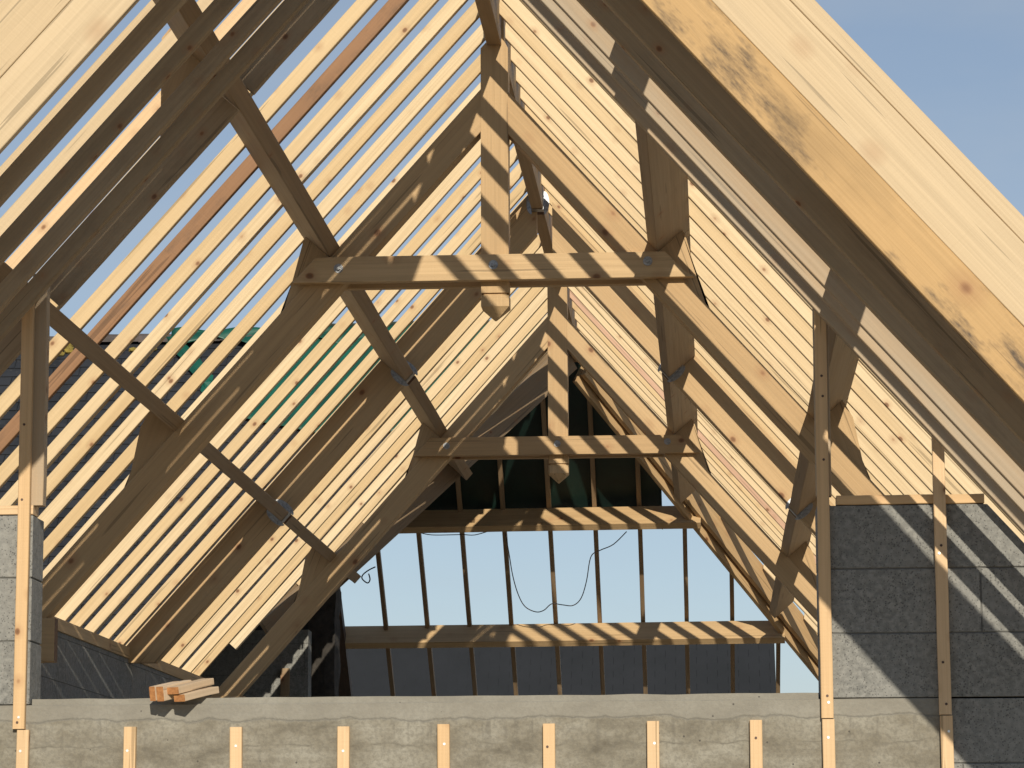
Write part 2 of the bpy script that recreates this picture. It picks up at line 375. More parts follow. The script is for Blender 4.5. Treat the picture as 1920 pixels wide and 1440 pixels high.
# ------------------------------------------------------------------ gable boards at the front edge
YV = -1.9
for s in (-1, 1):
    g = empty('verge_board', (s * 1.5, YV, 1.8), ('big stained orange and pale boards along the right front edge of the roof' if s > 0
              else 'big pale boards along the left front edge of the roof'), 'verge board', 'boards on the front edge of the roof')
    o = rafter('lower_board', M['orange'] if s > 0 else M['board'], s, YV + .001, .036, 3.227, .170, .03, 2.95 / CS, g, skew0=-.9)
    if s > 0: o['label'] = 'orange lower board with dark stains'
    rafter('upper_board', M['board'], s, YV, .036, 3.227 + .1715 / CS, .192, .03, 2.95 / CS, g, skew0=-.9)
    rafter('edge_rafter', M['board'], s, YV + .002, .038, 3.227 + .3655 / CS, .060, .03, 2.95 / CS, g, skew0=-.9)
# ------------------------------------------------------------------ purlins
BAYS = [(YV + .04, Y1 + .13, 'overhanging the gable up to the nearer truss'), (Y1 + .135, 7.345, 'between the nearer truss and the middle rafters'),
        (7.452, Y2 + .13, 'between the middle rafters and the farther truss')]
for s in (-1, 1):
    for nm, X in (('upper', .835), ('lower', 1.625)):
        tt = X / CS
        bays = list(BAYS)
        if s > 0: bays.append((Y2 + .135, 13.2 + 1.25 * (X - .1) - .35, 'behind the farther truss'))
        else: bays.append((Y2 + .135, YR - X - .05, 'behind the farther truss'))
        for (ya, yb, where) in bays:
            org = Vector((s * CS * tt, ya, 3.41 - SN * tt))
            if yb - ya < .3: continue
            mw = frame(org, (0, 1, 0), (s * SN, 0, CS))
            y0, y1 = (0, .075) if s > 0 else (-.075, 0)
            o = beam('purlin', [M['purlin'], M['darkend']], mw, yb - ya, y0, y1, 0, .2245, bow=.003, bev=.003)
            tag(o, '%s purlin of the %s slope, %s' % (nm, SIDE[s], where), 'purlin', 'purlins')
for (ya, yb, where) in ((YV + .04, Y1 - .002, 'from the front edge to the nearer king post'), (Y1 + .125, 7.345, 'between the nearer king post and the middle rafters'),
                        (7.452, Y2 - .002, 'between the middle rafters and the farther king post'), (Y2 + .125, YR + .1, 'behind the farther king post')):
    mw = frame((.008, ya, 3.575), (0, 1, 0), (0, 0, 1))
    o = beam('ridge_beam', [M['purlin'], M['darkend']], mw, yb - ya, -.0375, .0375, 0, .225, bow=.002)
    tag(o, 'ridge beam %s' % where, 'ridge beam', 'ridge beams')
# ------------------------------------------------------------------ trusses
def make_truss(yf, which):
    g = empty('roof_truss', (0, yf, .7), '%s roof truss with king post, bolted collar beam and shaped post foot' % which, 'roof truss', 'roof trusses')
    wk = .0705
    # king post with a notched, pointed foot
    bm = bmesh.new()
    prof = [(-wk, 2.335), (wk, 2.335), (wk, 3.56), (.05, 3.60), (.05, 3.86), (.0, 3.90), (-.034, 3.86), (-.034, 3.60), (-wk, 3.56)]
    prism(bm, [(x + .008, z) for x, z in prof], 0, .12)
    kp = glink('king_post', bm, M['truss'], Matrix.Translation((0, yf, 0)), g, (0, 0, 1))
    # foot: neck, block and pyramid, all one mesh under the post
    bm = bmesh.new()
    def ring(z, r, ry0, ry1):
        return [bm.verts.new(p) for p in ((-r + .008, ry0, z), (r + .008, ry0, z), (r + .008, ry1, z), (-r + .008, ry1, z))]
    lv = [ring(2.3345, wk, .002, .118), ring(2.277, wk, .002, .118), ring(2.277, wk - .012, .014, .106), ring(2.264, wk - .012, .014, .106),
          ring(2.264, wk + .001, .001, .119), ring(2.207, wk + .001, .001, .119), ring(2.140, .004, .056, .064)]
    for a, b in zip(lv, lv[1:]):
        for i in range(4): bm.faces.new((a[i], a[(i+1)%4], b[(i+1)%4], b[i]))
    bm.faces.new(lv[0]); bm.faces.new(lv[-1])
    glink('foot', bm, M['truss'], Matrix.Translation((0, yf, 0)), kp, (0, 0, 1))
    for s in (-1, 1):
        rafter('principal_rafter', M['truss'], s, yf + .003, .114, 3.19, .150, (.068 + s * .008) / CS, 2.72 / CS, g, skew0=-T, bow=.002)
        # cleats that hold the purlins
        for X0, pts in ((.835, [(-.836, 2.474), (-.952, 2.606), (-.977, 2.568), (-1.033, 2.354), (-1.092, 2.155), (-1.098, 2.178)]),
                        (1.625, [(-1.626, 1.586), (-1.745, 1.72), (-1.806, 1.613), (-1.849, 1.394), (-1.888, 1.275), (-1.892, 1.286)])):
            bm = bmesh.new()
            prism(bm, [(s * -x * -1 if s < 0 else -x, z) for x, z in pts] if s > 0 else [(x, z) for x, z in pts], 0, .07)
            glink('purlin_cleat', bm, M['truss'], Matrix.Translation((0, yf + .018, 0)), g, (s * .35, 0, -1))
        # tie block into the side wall
        mw = frame((s * 2.22, yf + .02, .42), (s, 0, 0), (0, 0, 1))
        beam('foot_block', [M['truss'], M['darkend']], mw, .4, -.04 if s < 0 else -.04, .04, 0, .22, g)
    for k, (dy, nm) in enumerate(((-.052, 'front'), (.121, 'rear'))):
        bm = bmesh.new()
        e = .012 * k
        prism(bm, [(-1.025 + e, 2.333), (1.02 + e, 2.333), (.965 + e, 2.367), (.875 + e, 2.462 + .003), (-.79 + e, 2.462 + .003), (-.905, 2.463)], 0, .05)
        bmesh.ops.bevel(bm, geom=bm.edges[:], offset=.002, segments=1, affect='EDGES')
        o = link('collar_beam', bm, M['truss'], Matrix.Translation((0, yf + dy, 0)), g)
    for X, Z in ((-.787, 2.405), (.004, 2.411), (.787, 2.416)):
        bm = bmesh.new(); cyl(bm, (X, -.0555, Z), (0, 1, 0), .024, .003, 16)
        cyl(bm, (X, -.067, Z), (0, 1, 0), .011, .012, 6)
        cyl(bm, (X, -.072, Z), (0, 1, 0), .006, .007, 8)
        link('bolt', bm, M['zinc'], Matrix.Translation((0, yf, 0)), g)
    return g
make_truss(Y1, 'nearer'); make_truss(Y2, 'farther')
# cleats of the overhang purlins at the gable
for s in (-1, 1):
    for nm, X0 in (('upper', .835), ('lower', 1.625)):
        dx = X0 - .835; dz = -T * dx
        bm = bmesh.new()
        pts = [(.836, 2.475), (.98, 2.65), (1.03, 2.72), (1.082, 2.655), (1.082, 2.197)]
        prism(bm, [(s * (x + dx), z + dz) for x, z in pts], 0, .05)
        o = glink('purlin_cleat', bm, M['truss'], Matrix.Translation((0, -.10, 0)), None, (s * .35, 0, -1))
        tag(o, 'wedge plate beside the %s purlin at the gable, %s slope' % (nm, SIDE[s]), 'cleat', 'purlin wedge plates at the gable')
# middle pair of rafters (no collar)
g = empty('middle_rafter_pair', (0, 7.35, .7), 'pair of deep shaded rafters halfway between the two trusses, meeting at the ridge', 'rafter pair')
for s in (-1, 1):
    rafter('deep_rafter', M['truss'], s, 7.35, .085, 3.428, .213, .0 if s < 0 else .15, (3.428 - .705) / SN, g, skew0=-T, skew1=CS / SN, bow=.002)
# joist hangers on the middle rafters
def hanger(mw, label):
    bm = bmesh.new()
    for sy in (-1, 1):
        pts = []
        for k in range(13):
            a = -math.pi/2 + math.pi * k / 12
            pts.append((sy * (.040 + .034 * math.cos(a)), .055 + .075 * math.sin(a)))
        a = [bm.verts.new((0, y, z)) for y, z in pts]; b = [bm.verts.new((.003, y, z)) for y, z in pts]
        bm.faces.new(a); bm.faces.new(b)
        for i in range(len(pts)): bm.faces.new((a[i], a[(i+1)%len(pts)], b[(i+1)%len(pts)], b[i]))
        boxbm(bm, -.075, .003, sy * .0385, sy * .0405, -.003, .12)
        for (yy, zz) in ((.05, .02), (.06, .06), (.05, .10), (.064, .04), (.062, .085)):
            cyl(bm, (0, sy * yy, zz), (-1, 0, 0), .0042, .003, 7)
        for (xx, zz) in ((-.03, .03), (-.055, .06), (-.03, .09)):
            cyl(bm, (xx, sy * .0405, zz), (0, sy, 0), .0042, .003, 7)
    boxbm(bm, -.075, .003, -.0405, .0405, -.0045, -.002)
    o = link('joist_hanger', bm, M['zinc'], mw)
    return tag(o, label, 'joist hanger', 'joist hangers')
hanger(frame((.008, 7.345, 3.575), (0, 1, 0), (0, 0, 1)), 'metal hanger under the ridge beam, on the middle rafters')
for s in (-1, 1):
    for nm, X in (('upper', .835), ('lower', 1.625)):
        tt = X / CS - .0375
        hanger(frame((s * CS * tt, 7.345, 3.41 - SN * tt), (0, 1, 0), (s * SN, 0, CS)), 'metal hanger at the %s purlin of the %s slope, on the middle rafters' % (nm, SIDE[s]))
# ------------------------------------------------------------------ valley, hip and far slope
TB = .89; cb = 1 / math.sqrt(1 + TB*TB); sb = TB * cb; PSI = .048
# valley rafter (left, comes forward going down): direction (-1,-1,-T)
g = empty('valley_rafter', (-1.2, 11.8, 2.1), 'two greyish shaded planks of the valley rafter behind the farther truss, left side', 'valley rafter')
def diag(org, d, h, w, l, m, parent, name, side, z0=0):
    mw = frame(org, d, (0, 0, 1))
    return beam(name, m, mw, l, -w if side < 0 else 0, 0 if side < 0 else w, z0, z0 + h, parent, bow=.002)
dv = Vector((-1, -1, -T)).normalized()
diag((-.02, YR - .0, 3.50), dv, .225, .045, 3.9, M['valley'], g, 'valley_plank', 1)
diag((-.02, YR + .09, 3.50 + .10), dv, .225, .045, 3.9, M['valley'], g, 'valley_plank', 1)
g = empty('hip_rafter', (1.2, 14.5, 2.1), 'sunlit plank of the hip rafter behind the farther truss, right side', 'hip rafter')
dh = Vector((1, 1.25, -T)).normalized()
diag((.0, YR + .06, 3.41), dh, .225, .045, 4.9, M['truss'], g, 'hip_plank', 1)
diag((.07, YR + .03, 3.46), dh, .20, .045, 4.9, M['truss'], g, 'packing_strip', 1)
# far slope common rafters, seen from inside
PX = [-2.22, -1.83, -1.45, -1.072, -.70, -.305, .085, .472, .862, 1.26, 1.67, 2.06]
for i, X in enumerate(PX):
    yt = YR + .02 if X < 0 else YR + .06 + 1.25 * X
    ye = 17.2
    def P(y): return (X, y, 3.75 - TB * (y - YR))
    l = (ye - yt) / cb
    mw = frame(P(yt), (0, cb, -sb), (0, sb, cb))
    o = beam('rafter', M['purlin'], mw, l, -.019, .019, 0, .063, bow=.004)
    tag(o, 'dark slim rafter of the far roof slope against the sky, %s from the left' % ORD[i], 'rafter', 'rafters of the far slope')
for nm, yy, x0, x1 in (('upper', 14.225, -1.75, 1.0), ('lower', 15.245, -2.40, 1.72)):
    zz = 3.45 - TB * (yy - YR)
    e = Vector((math.cos(PSI), -math.sin(PSI), 0))
    mw = frame(Vector((0, yy, zz)) + e * x0, e, (0, sb, cb))
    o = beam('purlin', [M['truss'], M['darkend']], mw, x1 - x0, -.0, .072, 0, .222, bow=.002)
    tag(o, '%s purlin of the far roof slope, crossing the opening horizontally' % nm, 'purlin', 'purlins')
# ------------------------------------------------------------------ masonry of the gable
def clip(poly, a, b, c):   # keep a*x+b*z<=c
    out = []
    for i in range(len(poly)):
        p, q = poly[i], poly[(i+1) % len(poly)]
        dp = a*p[0] + b*p[1] - c; dq = a*q[0] + b*q[1] - c
        if dp <= 0: out.append(p)
        if (dp < 0 < dq) or (dq < 0 < dp):
            t = dp / (dp - dq); out.append((p[0] + t*(q[0]-p[0]), p[1] + t*(q[1]-p[1])))
    return out
def blockwork(name, parent, x0, x1, z0, z1, y0, y1, offs, slope=True, bl=.5, seed=1):
    bm = bmesh.new(); r = random.Random(seed); tone = bm.loops.layers.color.new('tone')
    nz = round((z1 - z0) / .25)
    for k in range(nz):
        za = z0 + k*.25; zb = za + .25
        x = x0 - bl + offs[k % len(offs)]
        while x < x1:
            a, b = max(x, x0), min(x + bl, x1)
            if b - a > .02:
                g_ = .003
                poly = [(a + g_, za + g_), (b - g_, za + g_), (b - g_, zb - g_), (a + g_, zb - g_)]
                if slope:
                    poly = clip(poly, T, 1, 3.17); poly = clip(poly, -T, 1, 3.17)
                if len(poly) >= 3:
                    dy = r.uniform(-.0015, .0015)
                    n0 = len(bm.faces); prism(bm, poly, y0 + dy, y1); bm.faces.ensure_lookup_table(); tv = r.uniform(.0, 1)
                    for f_ in bm.faces[n0:]:
                        for lp in f_.loops: lp[tone] = (tv, tv, tv, 1)
            x += bl
    bmesh.ops.bevel(bm, geom=[e_ for e_ in bm.edges], offset=.0022, segments=1, affect='EDGES')
    o = link(name, bm, M['block'], None, parent)
    bm = bmesh.new()
    poly = [(x0 + .009, z0 + .003), (x1 - .009, z0 + .003), (x1 - .009, z1 - .009), (x0 + .009, z1 - .009)]
    if slope: poly = clip(clip(poly, T, 1, 3.165), -T, 1, 3.165)
    prism(bm, poly, y0 + .0055, y1 - .004)
    link('mortar', bm, M['mortar'], None, o)
    return o
GB = -2.3
g = empty('gable_wall', (0, 0, GB), 'grey block gable wall with a cast concrete beam under the wide opening', 'wall')
b1 = blockwork('blockwork', g, -2.62, -1.582, 0.0, .75, 0, .2, (.33, .08, .33), seed=3)
b2 = blockwork('blockwork', g, 1.495, 2.62, 0.0, .75, 0, .2, (.465, .6275, .47), bl=.6275, seed=4)
b3 = blockwork('blockwork', g, 1.985, 2.62, -2.25, 0, 0, .2, (.3, .05), slope=False, seed=5)
b4 = blockwork('blockwork', g, -2.62, 1.982, GB, -.3, 0, .2, (.1, .35), slope=False, seed=6)
bm = bmesh.new()
# concrete beam with a slightly uneven arris
n = 120; XA, XB = -2.62, 1.984
top = []
pr = [(0.0, -.25), (0.0, -.125), (0.0, -.0)]
vs = []
for i in range(n + 1):
    x = XA + (XB - XA) * i / n
    w = noise.noise((x * 6, 0, 1.3)) * .003
    w2 = noise.noise((x * 5, 3, 1.3)) * .006
    vs.append([bm.verts.new((x, .0 + .001*w, -.300 + w2)), bm.verts.new((x, -.003 + .3*w, -.15)), bm.verts.new((x, -.001 + .3*w, -.004 + .4*w)), bm.verts.new((x, .004, .0 + .4*w)), bm.verts.new((x, .2, .0)), bm.verts.new((x, .2, -.300))])
for a, b in zip(vs, vs[1:]):
    for j in range(6): bm.faces.new((a[j], a[(j+1)%6], b[(j+1)%6], b[j]))
bm.faces.new(vs[0]); bm.faces.new(vs[-1])
for f in bm.faces: f.smooth = False
beamo = link('concrete_beam', bm, M['conc'], None, g)
bm = bmesh.new(); vs = []
for i in range(n + 1):
    x = -1.579 + 3.071 * i / n
    w = noise.noise((x * 7, 8, 1.3)) * .003
    vs.append([bm.verts.new((x, .022 + w, .0005)), bm.verts.new((x, .024 + w, .024 + w)), bm.verts.new((x, .19, .026)), bm.verts.new((x, .19, .0005))])
for a, b in zip(vs, vs[1:]):
    for j in range(4): bm.faces.new((a[j], a[(j+1)%4], b[(j+1)%4], b[j]))
bm.faces.new(vs[0]); bm.faces.new(vs[-1])
link('sill_topping', bm, M['conc'], None, g)
for s, x0, x1 in ((-1, -2.16, -1.585), (1, 1.575, 2.145)):
    mw = frame((x0, -.004, .7505), (1, 0, 0), (0, 0, 1))
    o = beam('wall_plate', M['batten'], mw, x1 - x0, 0, .1, 0, .036)
    tag(o, 'pale timber plate lying on top of the %s block pier' % SIDE[s], 'wall plate', 'plates on the block piers')
# battens on the wall
def nails(o, pts, m):
    for (x, z) in pts:
        bm = bmesh.new(); cyl(bm, (0, 0, 0), (0, -1, 0), .0052, .0018, 10)
        link('nail_head', bm, m, Matrix.Translation((x, -.0325, z)), o)
def vbatten(x, z0, z1, label, tiltx=0, w=.047, m=None, th=.031, group='battens on the gable wall', nl=()):
    mw = frame((x + w / 2 - tiltx * (z1 - z0), -.0012 - th, z0), (tiltx, 0, 1), (0, -1, 0))
    # local: X up, Z toward camera(-Y), Y = Z x X
    o = beam('wall_batten', m or M['batten'], mw, z1 - z0, -w/2, w/2, -th + .001, .0, bow=.0015, rough=.0008)
    # shift so the back touches the wall
    tag(o, label, 'batten', group)
    for (dz, mm) in nl:
        bm = bmesh.new(); cyl(bm, (0, 0, 0), (0, 0, 1), .0052, .0016, 10)
        q = bpy.data.meshes.new('nail_head'); bm.to_mesh(q); bm.free(); q.materials.append(M[mm])
        h = bpy.data.objects.new('nail_head', q); C.objects.link(h); h.parent = o
        h.matrix_basis = Matrix.Translation((dz, R.uniform(-.008, .008), .0002))
    return o
names = ['leftmost of the short battens below the opening', 'second short batten from the left below the opening', 'third short batten from the left below the opening',
         'middle short batten below the opening', 'fourth short batten counted from the right below the opening'.replace('fourth', 'third'), 'second short batten from the right below the opening',
         'rightmost of the short battens below the opening']
for x, nm, zt in zip((-1.204, -.788, -.369, .02, .429, .83, 1.225), names, (-.089, -.093, -.094, -.088, -.089, -.082, -.081)):
    vbatten(x, -2.2, zt, 'pale ' + nm, R.uniform(-.004, .004), nl=((2.2 + zt - .085 + R.uniform(-.01, .02), 'rust' if R.random() < .5 else 'nailb'), (2.2 + zt - .5, 'nailb'), (2.2 + zt - 1.0, 'rust')))
vbatten(-1.642, -.094, 1.62, 'tall pale batten at the left edge of the opening', .0, nl=((.045, 'nailb'), (.025, 'rust'), (.9, 'rust'), (1.2, 'rust')))
vbatten(-1.625, -2.2, -.098, 'pale batten below the tall one at the left edge', .006, nl=((2.02, 'nailb'), (1.5, 'nailb')))
vbatten(1.502, -.076, 1.66, 'tall pale batten at the right edge of the opening', .002, nl=((.06, 'nailb'), (.085, 'rust'), (1.0, 'rust'), (1.25, 'rust'), (1.33, 'rust')))
vbatten(1.502, -2.2, -.080, 'pale batten below the tall one at the right edge', .0, nl=((2.05, 'nailb'), (1.5, 'nailb')))
vbatten(1.947, -.066, 1.12, 'tall pale batten on the right block pier', -.002, nl=((.04, 'rust'), (.20, 'rust'), (.62, 'nailb'), (.65, 'rust')))
vbatten(1.952, -2.2, -.070, 'pale batten below the one on the right pier', .0, nl=((2.07, 'nailb'), (1.4, 'nailb')))
# posts at the jambs above the piers
for s, x0, z0 in ((-1, -1.607, .787), (1, 1.498, .787)):
    mw = frame((x0 + .03, .03, z0), (0, 0, 1), (0, -1, 0))
    o = beam('jamb_post', M['greyed'], mw, 1.72 - z0 if s < 0 else 1.70 - z0, -.03, .03, -.03, .03)
    tag(o, 'rough square post standing on the %s block pier behind the tall batten' % SIDE[s], 'post', 'posts on the block piers')
# ------------------------------------------------------------------ offcuts on the sill
def offcut(x, z, w, h, l, rz, label, y=-.1):
    mw = Matrix.Translation((x, y, z)) @ Matrix.Rotation(rz, 4, 'Z') @ Matrix.Rotation(math.radians(90), 4, 'Z') @ Matrix.Rotation(math.radians(-11), 4, 'Y')
    o = beam('timber_offcut', [M['offcut'], M['endgrain']], mw, l, -w, 0, 0, h, bev=.0015, seg=3)
    # local X -> world Y (tipped up at the back), local Y -> world -X
    tag(o, label, 'offcut', 'timber offcuts on the sill')
offcut(-1.087, .004, .0265, .056, .17, -.42, 'leftmost sawn offcut standing on edge on the concrete sill', y=-.105)
offcut(-1.0585, .003, .032, .057, .20, -.42, 'second sawn offcut from the left, on edge on the sill', y=-.112)
offcut(-1.024, .031, .056, .027, .26, -.40, 'flat sawn offcut lying on top of the little pile on the sill', y=-.105)
offcut(-.995, .002, .052, .027, .23, -.46, 'rightmost sawn offcut with split end, lying flat on the sill', y=-.10)
# ------------------------------------------------------------------ side walls and floor inside
def side_wall(s):
    g = empty('side_wall', (s * 2.7, 5, GB), '%s side wall of dark grey blocks inside the roof space' % SIDE[s], 'wall', 'side walls of the house')
    bm = bmesh.new(); r = random.Random(5)
    yend = 10.3 if s < 0 else 17.3
    z = GB
    k = 0
    zt = .73
    rows = [(GB + .25*i, min(GB + .25*(i+1), zt)) for i in range(13)]
    rows = [(a, b) for a, b in rows if b - a > .02 and a < zt]
    for k, (a, b) in enumerate(rows):
        y = .205 - (.25 if k % 2 else 0)
        while y < yend:
            ya, yb = max(y, .205), min(y + .5, yend)
            if yb > ya: boxbm(bm, s * 2.60 if s > 0 else -2.80, 2.80 if s > 0 else -2.60, ya + .002, yb - .002, a + .002, b - .002)
            y += .5
    link('blockwork', bm, M['block'], None, g)
    bm = bmesh.new(); boxbm(bm, 2.604 if s > 0 else -2.796, 2.796 if s > 0 else -2.604, .208, yend - .003, GB, zt - .004)
    link('mortar', bm, M['mortar'], None, g)
    mw = frame((s * 2.64, .21, zt), (0, 1, 0), (0, 0, 1))
    o = beam('wall_plate', M['truss'], mw, yend - .22, -.05 , .05, 0, .072)
    tag(o, 'long timber plate on top of the %s side wall, carrying the rafters' % SIDE[s], 'wall plate', 'plates on the side walls')
side_wall(-1); side_wall(1)
bm = bmesh.new(); boxbm(bm, -2.6, 2.6, .202, 17.2, -.40, -.28)
o = link('floor', bm, M['slab']); tag(o, kind='structure')
bm = bmesh.new()
bmesh.ops.create_grid(bm, x_segments=60, y_segments=60, size=400)
for v in bm.verts: v.co.z = GB + (noise.noise(v.co * .02) * .6 if v.co.length > 60 else 0)
o = link('ground', bm, M['ground']); tag(o, kind='structure')
# ------------------------------------------------------------------ left wing: old slate roof
g = empty('slate_roof', (-5.5, 12, .8), 'old dark slate roof of the left wing with ridge tiles, behind the left rafters', 'roof')
bm = bmesh.new(); r = random.Random(3)
ZR = 3.80; X0w = -11.0
course = .11; nrow = 37
nrm = Vector((0, -SN, CS))
def sp(x, t, h=0):   # t = metres down the near slope from the ridge
    return Vector((x, YR - CS * t, ZR - SN * t)) + nrm * h
for k in range(nrow):
    ta, tb_ = k * course, (k + 1) * course + .03
    x = X0w - (k % 2) * .11
    xe = -(CS * (ta + tb_) / 2) - .16
    while x < xe:
        w = .22; xa, xb = x + .002, min(x + w - .002, xe)
        j = r.uniform(-.004, .004); lift = r.uniform(0, .003); lo = tb_ + j
        v = [bm.verts.new(sp(*p)) for p in ((xa, ta, .000), (xb, ta, .000), (xb, lo, .010 + lift), (xa, lo, .010 + r.uniform(0, .002)), (xa, lo, .003), (xb, lo, .003))]
        bm.faces.new((v[0], v[1], v[2], v[3])); bm.faces.new((v[3], v[2], v[5], v[4]))
        x += w
link('slates', bm, M['slate'], None, g)
bm = bmesh.new()
tm = nrow * course
a = [sp(X0w, 0, -.02), sp(-.2, 0, -.02), sp(-CS * tm - .2, tm, -.02), sp(X0w, tm, -.02)]
b = [p - Vector((0, 0, .05)) for p in a]
va = [bm.verts.new(p) for p in a]; vb = [bm.verts.new(p) for p in b]
bm.faces.new(va); bm.faces.new(vb)
for i in range(4): bm.faces.new((va[i], va[(i+1)%4], vb[(i+1)%4], vb[i]))
link('roof_deck', bm, M['old'], None, g)
# rear slope of the wing, solid left of the open part
bm = bmesh.new()
def rp(x, y, dz=0): return (x, y, ZR - .02 - TB * (y - YR) + dz)
a = [bm.verts.new(rp(*p)) for p in ((X0w, YR), (-2.5, YR), (-2.5, 17.3), (X0w, 17.3))]
b = [bm.verts.new(rp(p[0], p[1], -.06)) for p in ((X0w, YR), (-2.5, YR), (-2.5, 17.3), (X0w, 17.3))]
bm.faces.new(a); bm.faces.new(b)
for i in range(4): bm.faces.new((a[i], a[(i+1)%4], b[(i+1)%4], b[i]))
link('rear_slope', bm, M['slate'], None, g)
x = -6.0
while x < -1.2:
    bm = bmesh.new(); l = .36; nseg = 9
    r0 = .075 + r.uniform(-.006, .006); dz = r.uniform(-.012, .012)
    for end in range(1):
        o_, i_ = [], []
        for j in range(nseg + 1):
            a_ = math.pi * (j / nseg) 
            for (xx, rr, lst) in ((x, r0 + .010, o_), (x + l, r0, o_)):
                lst.append(bm.verts.new((xx, YR + rr * math.cos(a_) * 1.15, ZR - .03 + dz + rr * math.sin(a_))))
        for j in range(nseg): bm.faces.new((o_[2*j], o_[2*j+1], o_[2*j+3], o_[2*j+2]))
        bm.faces.new([o_[2*j] for j in range(nseg+1)]); bm.faces.new([o_[2*j+1] for j in range(nseg+1)])
    link('ridge_tile', bm, M['ridge'], None, g)
    x += l - .02
# lichen on the ridge
for (cx, n_, lab) in ((-4.22, 26, 'yellow lichen clump on the old roof ridge, far left'), (-3.55, 12, 'thin olive lichen patch below the old roof ridge')):
    bm = bmesh.new()
    for i in range(n_):
        t = r.uniform(.02, .20); c = sp(cx + r.gauss(0, .10) - t * .3, t, .012)
        mm = Matrix.Translation(c) @ Matrix.Diagonal((r.uniform(.03, .06), r.uniform(.03, .05), r.uniform(.015, .03), 1))
        bmesh.ops.create_icosphere(bm, subdivisions=1, radius=1, matrix=mm)
    o = link('lichen', bm, M['moss']); tag(o, lab, 'lichen', kind='stuff')
# tarpaulin: folded over the ridge of the wing and down the far slope
def sheet(name, fn, nu, nv, m, th=.002, parent=None):
    bm = bmesh.new(); gr = [[bm.verts.new(fn(i / nu, j / nv)) for j in range(nv + 1)] for i in range(nu + 1)]
    for i in range(nu):
        for j in range(nv): bm.faces.new((gr[i][j], gr[i+1][j], gr[i+1][j+1], gr[i][j+1]))
    for f in bm.faces: f.smooth = True
    bmesh.ops.recalc_face_normals(bm, faces=bm.faces)
    bmesh.ops.solidify(bm, geom=bm.faces[:], thickness=th)
    return link(name, bm, m, None, parent)
def fold(x, y, a=.02): return a * (noise.noise((x * 2.6, y * 2.6, 0)) + .5 * noise.noise((x * 7, y * 5, 4)))
g = empty('tarpaulin', (-1, YR, 3.9), 'large green tarpaulin spread over the ridge behind the farther truss and down the far slope', 'tarpaulin')
def f_far(u, v):
    x = -2.45 + (.668 + 2.45) * u
    yl = 14.60 + .03 * math.sin(x * 7) + .05 * noise.noise((x * 3, 0, 0)) + (.16 * max(0, (x - .40) / .27) if x > .40 else 0)
    y = YR - .03 + (yl - YR) * v
    return Vector((x, y, 3.875 - TB * (y - YR) + .01 + fold(x, y, .012) + (-.05 * max(0, v - .88) * 8 * (0.4 + noise.noise((x*2.1, 3, 0))))))
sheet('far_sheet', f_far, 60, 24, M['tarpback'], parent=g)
def f_near(u, v):
    x = -.25 - 2.35 * u
    tmax = min(1.25, (-x - .10) / CS - .12) if True else 0
    tmax = max(.05, tmax) if x > -1.2 else min(1.28, (-x - .1) / CS - .12) * (1 - .25 * max(0, (-x - 1.9)))
    t = tmax * v
    return sp(x - .12 * t, t, .035 + abs(fold(x, t, .03))) + Vector((0, 0, .06 * (1 - v)**3))
sheet('near_sheet', f_near, 50, 24, M['tarp'], parent=g)
def f_top(u, v):
    x = -1.6 - 1.75 * u
    t = -.03 + v * (.16 + .05 * math.sin(x * 9))
    return sp(x, t, .055 + .03 * abs(math.sin(x * 5 + t * 20)) + abs(fold(x, t, .04)))
sheet('ridge_flap', f_top, 40, 10, M['tarp'], parent=g)
# bunched strip running down the old slates
pts = [(-3.35, .05), (-3.22, .22), (-3.10, .42), (-2.98, .62), (-2.90, .78), (-2.78, .95), (-2.74, 1.10)]
bm = bmesh.new(); prev = None
q = []
for (a_, b_), (c_, d_) in zip(pts, pts[1:]):
    for k in range(4): q.append((a_ + (c_-a_)*k/4, b_ + (d_-b_)*k/4))
for i, (xx, tt_) in enumerate(q):
    ring = []
    for j in range(9):
        a_ = 2 * math.pi * j / 9
        rr = .055 * (1 + .7 * noise.noise((i * .6, j * .9, 2)))
        ring.append(bm.verts.new(sp(xx + rr * 1.3 * math.cos(a_), tt_, .035 + rr * .7 * math.sin(a_))))
    if prev:
        for j in range(9): bm.faces.new((prev[j], prev[(j+1)%9], ring[(j+1)%9], ring[j]))
    prev = ring
link('bunched_fold', bm, M['tarp'], None, g)
# wing wall below (outside left)
bm = bmesh.new(); boxbm(bm, -11, -2.82, 10.25, 10.45, GB, .75)
o = link('wing_wall', bm, M['render']); tag(o, 'rendered wall of the left wing under the slate roof', 'wall')
# far inner wall parts seen under the left end of the far slope
g = empty('far_block_wall', (-2.4, 12.4, -.28), 'dark grey block wall at the far left inside the roof space', 'wall')
bm = bmesh.new()
for k in range(7):
    za = -.28 + .25 * k
    zb = min(za + .25, 1.33)
    x = -3.4 - (.25 if k % 2 else 0)
    while x < -2.12:
        xa, xb = max(x, -3.4), min(x + .5, -2.12)
        if xb > xa: boxbm(bm, xa + .002, xb - .002, 12.4, 12.6, za + .002, zb - .002)
        x += .5
link('blockwork', bm, M['block'], None, g)
bm = bmesh.new(); boxbm(bm, -3.396, -2.124, 12.405, 12.595, -.27, 1.32); link('mortar', bm, M['mortar'], None, g)
mw = frame((-2.30, 12.37, -.2), (0, 0, 1), (0, -1, 0)); o = beam('wall_batten', M['purlin'], mw, 1.22, -.035, .035, -.02, .02)
tag(o, 'dull vertical batten on the far block wall behind the sill', 'batten')
bm = bmesh.new(); prev = None
